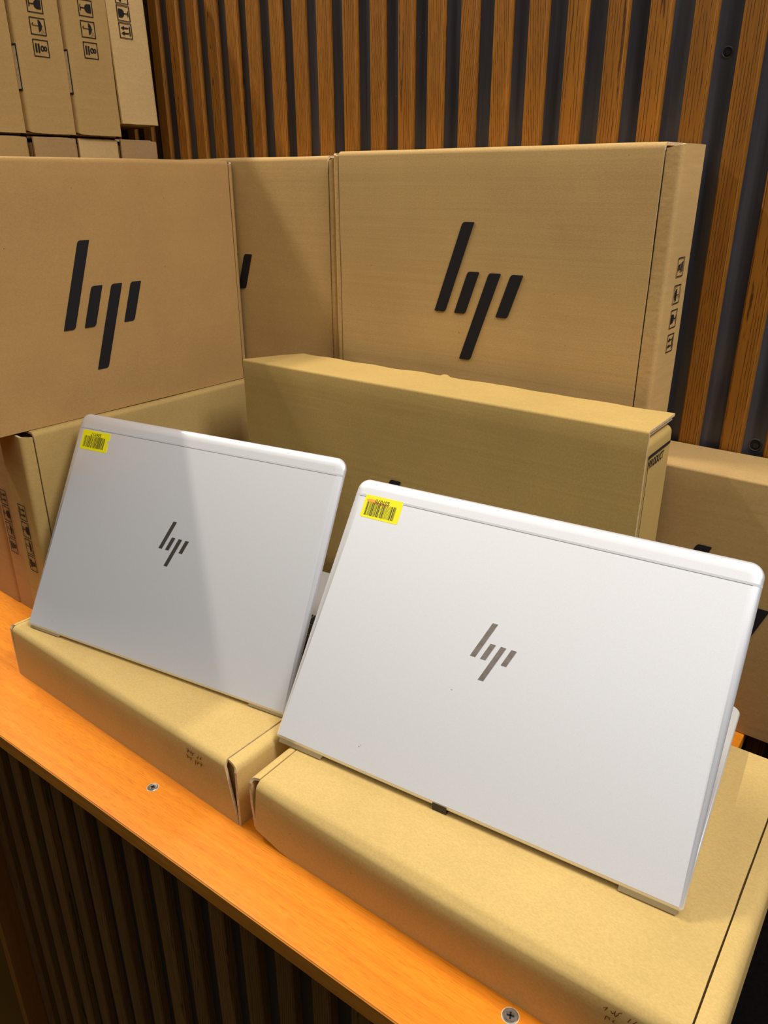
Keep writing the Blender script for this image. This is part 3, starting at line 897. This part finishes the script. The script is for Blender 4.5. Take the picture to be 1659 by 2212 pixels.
# box marked PRODUCT
PX, PY, PA, PL_, PT_, PH_ = -0.650, 0.6125, -0.337, 0.468, 0.0650, 0.3027
def product_box():
    t = thing('cardboard_box', 'golden cardboard box marked PRODUCT on its narrow end, standing behind both laptops', 'box', M_flat(PX, PY, PA))
    kr = K['prod']
    b = MB(); b.box((0.0015, 0.003, 0.0), (PL_-0.0030, PT_-0.0006, PH_-0.0115)); b.build('body', [kr, CORE], t)
    # front sheet bent over the top
    r_ = 0.0025
    prof = [(PT_ - (PT_-r_)*i/6, PH_) for i in range(7)]
    for k in range(1, 5):
        a = math.pi/2*k/4; prof.append((r_-r_*math.sin(a), PH_-r_+r_*math.cos(a)))
    prof += [(0.0, (PH_-r_)*(1-i/16)) for i in range(1, 17)]
    def bow(x, s):
        # the left end of the top panel sags toward the wall
        if x < 0.035 and s < PT_*0.98:
            return -0.0060*(1-x/0.035)*(1-s/(PT_*0.98))
        if s < 0.02:
            k_ = (1-s/0.02)
            return k_*(0.0013*noise.noise(Vector((x*28, 4.2, 0))) + 0.0028*math.exp(-((x-0.232)/0.004)**2))
        return 0
    c = MB(); sheet(c, prof, lambda s: 0.0, lambda s: PL_, 110, 0.0024, lambda x, a, b_: (x, a, b_), 41.0, 0.0006, 0.0004, bow=bow)
    c.build('cover', [kr, CORE], t)
    # right end panel, its top edge rolled inward below the cover
    f = MB()
    rr = 0.006
    q = [(0.014 - 0.008*i/2, PH_-0.0105) for i in range(3)]
    for j in range(1, 6):
        a = math.pi/2*j/5; q.append((rr-rr*math.sin(a), PH_-0.0105-rr+rr*math.cos(a)))
    q += [(0.0, (PH_-0.0105-rr)*(1-i/8)) for i in range(1, 9)]
    sheet(f, q, lambda s: 0.0028, lambda s: PT_-0.0008, 8, 0.0024, lambda x, a, b_: (PL_-a-0.0004, x, b_), 43.0, 0.0003, 0.0)
    f.build('end_flap', [kr, CORE], t)
    # layered inner sheets showing in the slot under the cover
    f = MB()
    for k, (dz, inset) in enumerate(((0.0044, 0.0012), (0.0072, 0.0035))):
        f.box((PL_-0.03, 0.004+0.004*k, PH_-dz-0.0009), (PL_-inset, PT_-0.002, PH_-dz), 0)
    f.build('inner_sheet', CORE, t)
    # logo on the front
    mb = MB()
    cu, cv = 0.2222-0.0133-GK*(GH+GE), 0.2035-(GH+GE)
    for q in four_bars(GH, GE, GK, GS, GW, 0.0032):
        mb.prism([(a+cu, b+cv) for a, b in q], lambda a, b, h: (a, -0.0004-h, b), 0.0006)
    mb.build('printed_logo', INK, t)
    # text on the right end
    mb = MB()
    E = lambda a, b, h: (PL_+0.0007+h, a, b)
    k = 1.0607
    z0 = PH_-0.0252
    mb.prism([(0.0072, z0), (0.0600, z0), (0.0600, z0+0.0028), (0.0072, z0+0.0028)], E, 0.0002)
    mb.prism([(0.0062, 0.05), (0.0069, 0.05), (0.0069, z0+0.0028), (0.0062, z0+0.0028)], E, 0.0002)
    pl, wdt = text_polys('PRODUCT', 0.0085, 0.00030)
    kk = 0.0360/wdt
    flat_faces(mb, [[(0.0085+a*kk, z0-0.0088+b*1.15) for a, b in p] for p in pl], E, 0.0003)
    mb.build('printed_text', INK, t)
    return t
product_box()

# back right box (under the upright logo box), mostly behind the right laptop
ex, ey = map(Vector, rz(-1.35))
RL = 0.380
o = Vector((-0.201, 0.6878, 0)) + ex*0.264
Rb = mailer('cardboard_box', 'cardboard box on the counter at far right, behind the right laptop, logo mostly hidden', place_front(o.x, o.y, -1.35, 0.2521, 0.0701), RL, 0.2515, 0.0701, K['dun'], gl=0.014, gr=0.014, seed=51.0, taper=False, r=0.0025, amp=0.0008)
mb = MB()
for q in four_bars(GH, GE, GK, GS, GW, 0.0032):
    mb.prism([(0.264-(a+0.0218), 0.2521-(0.1824-GH-GE)-b) for a, b in q], lambda a, b, h: (a, b, 0.0701+0.0004+h), 0.0007)
mb.build('printed_logo', INK, Rb)

# ================================================================= LEFT BACK STACK
PT2 = 0.0615
def place_end(x, y, z, flip=False, T=PT2, W=0.27):
    """end face toward +X at world x; box occupies y..y+T, z..z+W"""
    if not flip:   # cover toward -Y, wrap edge at the bottom
        return frame((x-0.378, y+T, z), (1, 0, 0), (0, 0, 1), (0, -1, 0))
    return frame((x-0.378, y, z+W), (1, 0, 0), (0, 0, -1), (0, 1, 0))
Z1 = 0.5415
labs = ['leftmost upright cardboard box of the upper stack, cut off by the photo edge',
        'upright cardboard box with symbols and a slot, second from the left in the upper stack',
        'upright cardboard box with symbols and a slot, just left of the pale dented one']
for i, (xf, y) in enumerate(((-0.953, 0.5145), (-0.945, 0.5762), (-0.9375, 0.638))):
    bx = mailer('cardboard_box', labs[i], place_end(xf, y, Z1), 0.378, 0.27, PT2, K['stack'], gl=0.013, gr=0.012, seed=61.0+i*5, taper=False, r=0.004, group=None)
    # artwork: 'up' = +Y = local -z ; eight lowest
    mb = MB()
    base_z = (0.6240, 0.6242, 0.6278)[i]
    y0 = (0.5385, 0.5977, 0.6600)[i]
    for j, k in enumerate(('eight', 'umbrella', 'glass', 'arrows')):
        for p in icon(k):
            q = []
            for x_, y_ in p:
                wy_ = y0 + 0.0198*y_
                wz_ = base_z + 0.0222*j + 0.0177*(1-x_)
                q.append((wz_-Z1, (y+PT2)-wy_))
            mb.prism(q, lambda a, b, h: (0.378+0.0007+h, a, b), 0.0002)
    mb.build('handling_symbols', INK, bx)
    if i:
        s = MB()
        za, zb_ = 0.587-Z1, 0.635-Z1
        s.box((0.378-0.0082, za, PT2-0.0012), (0.378-0.0016, zb_, PT2+0.0004), 0)
        s.box((0.378-0.0078, za+0.0022, PT2-0.0002), (0.378-0.0020, zb_-0.0022, PT2+0.0006), 1)
        s.build('tab_slot', [DARKH, CORE], bx)
# pale dented box, tipped a little, wrapped edge up
tilt = R_(2.1)
Mx = place_end(-0.9315, 0.6998, 0.5435, True, 0.0600)
piv = Vector((-0.9315-0.378, 0.73, 0.5435))
Mp = Matrix.Translation(piv) @ Matrix.Rotation(-tilt, 4, 'Y') @ Matrix.Translation(-piv)
P4 = mailer('cardboard_box', 'pale dented upright box of the upper stack, beside the slatted wall', Mp @ Mx, 0.378, 0.27, 0.0600, K['light'], gl=0.013, gr=0.012, seed=83.0, taper=False, r=0.005, amp=0.0014)
mb = MB()
for j, k in enumerate(('arrows', 'glass', 'umbrella', 'eight')):
    for p in icon(k):
        q = []
        for x_, y_ in p:
            wy_ = 0.7328 - 0.0190*y_
            wz_ = 0.6548 + 0.0176*j*1.07 + 0.0172*x_
            q.append((0.5435+0.27-(wz_-0.0135), wy_-0.6998))
        mb.prism(q, lambda a, b, h: (0.378+0.0014+h, a, b), 0.0003)
mb.build('handling_symbols', INK, P4)

labs = ['cardboard box below the upper stack, leftmost, only its top edge in view',
        'darker cardboard box below the upper stack, second from the left',
        'paler cardboard box below the upper stack, third from the left',
        'cardboard box directly below the pale dented one, against the slatted wall']
for i, (y, kk, xf) in enumerate(((0.5155, 'stack', -0.950), (0.5785, 'dull', -0.945), (0.6400, 'light', -0.945), (0.7015, 'dull', -0.943))):
    mailer('cardboard_box', labs[i], place_end(xf, y, 0.0005, True, 0.0600, Z1-0.0018), 0.378, Z1-0.0018, 0.0600, K[kk], gl=0.013, gr=0.012, seed=91.0+i*5, taper=False, r=0.004)

# groups of like boxes
for o in list(col.objects):
    if o.parent is None and o.name.startswith('cardboard_box'):
        lab = o['label']
        if 'below' in lab: o['group'] = 'boxes in the row under the upper stack'
        elif 'upper stack' in lab or 'just left of the pale dented' in lab: o['group'] = 'upright boxes of the upper stack'
        elif 'flat' in lab: o['group'] = 'flat boxes under the laptops'
        elif 'end-on' in lab or 'down its narrow end' in lab: o['group'] = 'boxes standing in a row at the left of the counter'
        elif 'logo' in lab and 'four-bar' in lab or 'logo bar' in lab or 'logo mostly' in lab: o['group'] = 'upright boxes with a printed bar logo'
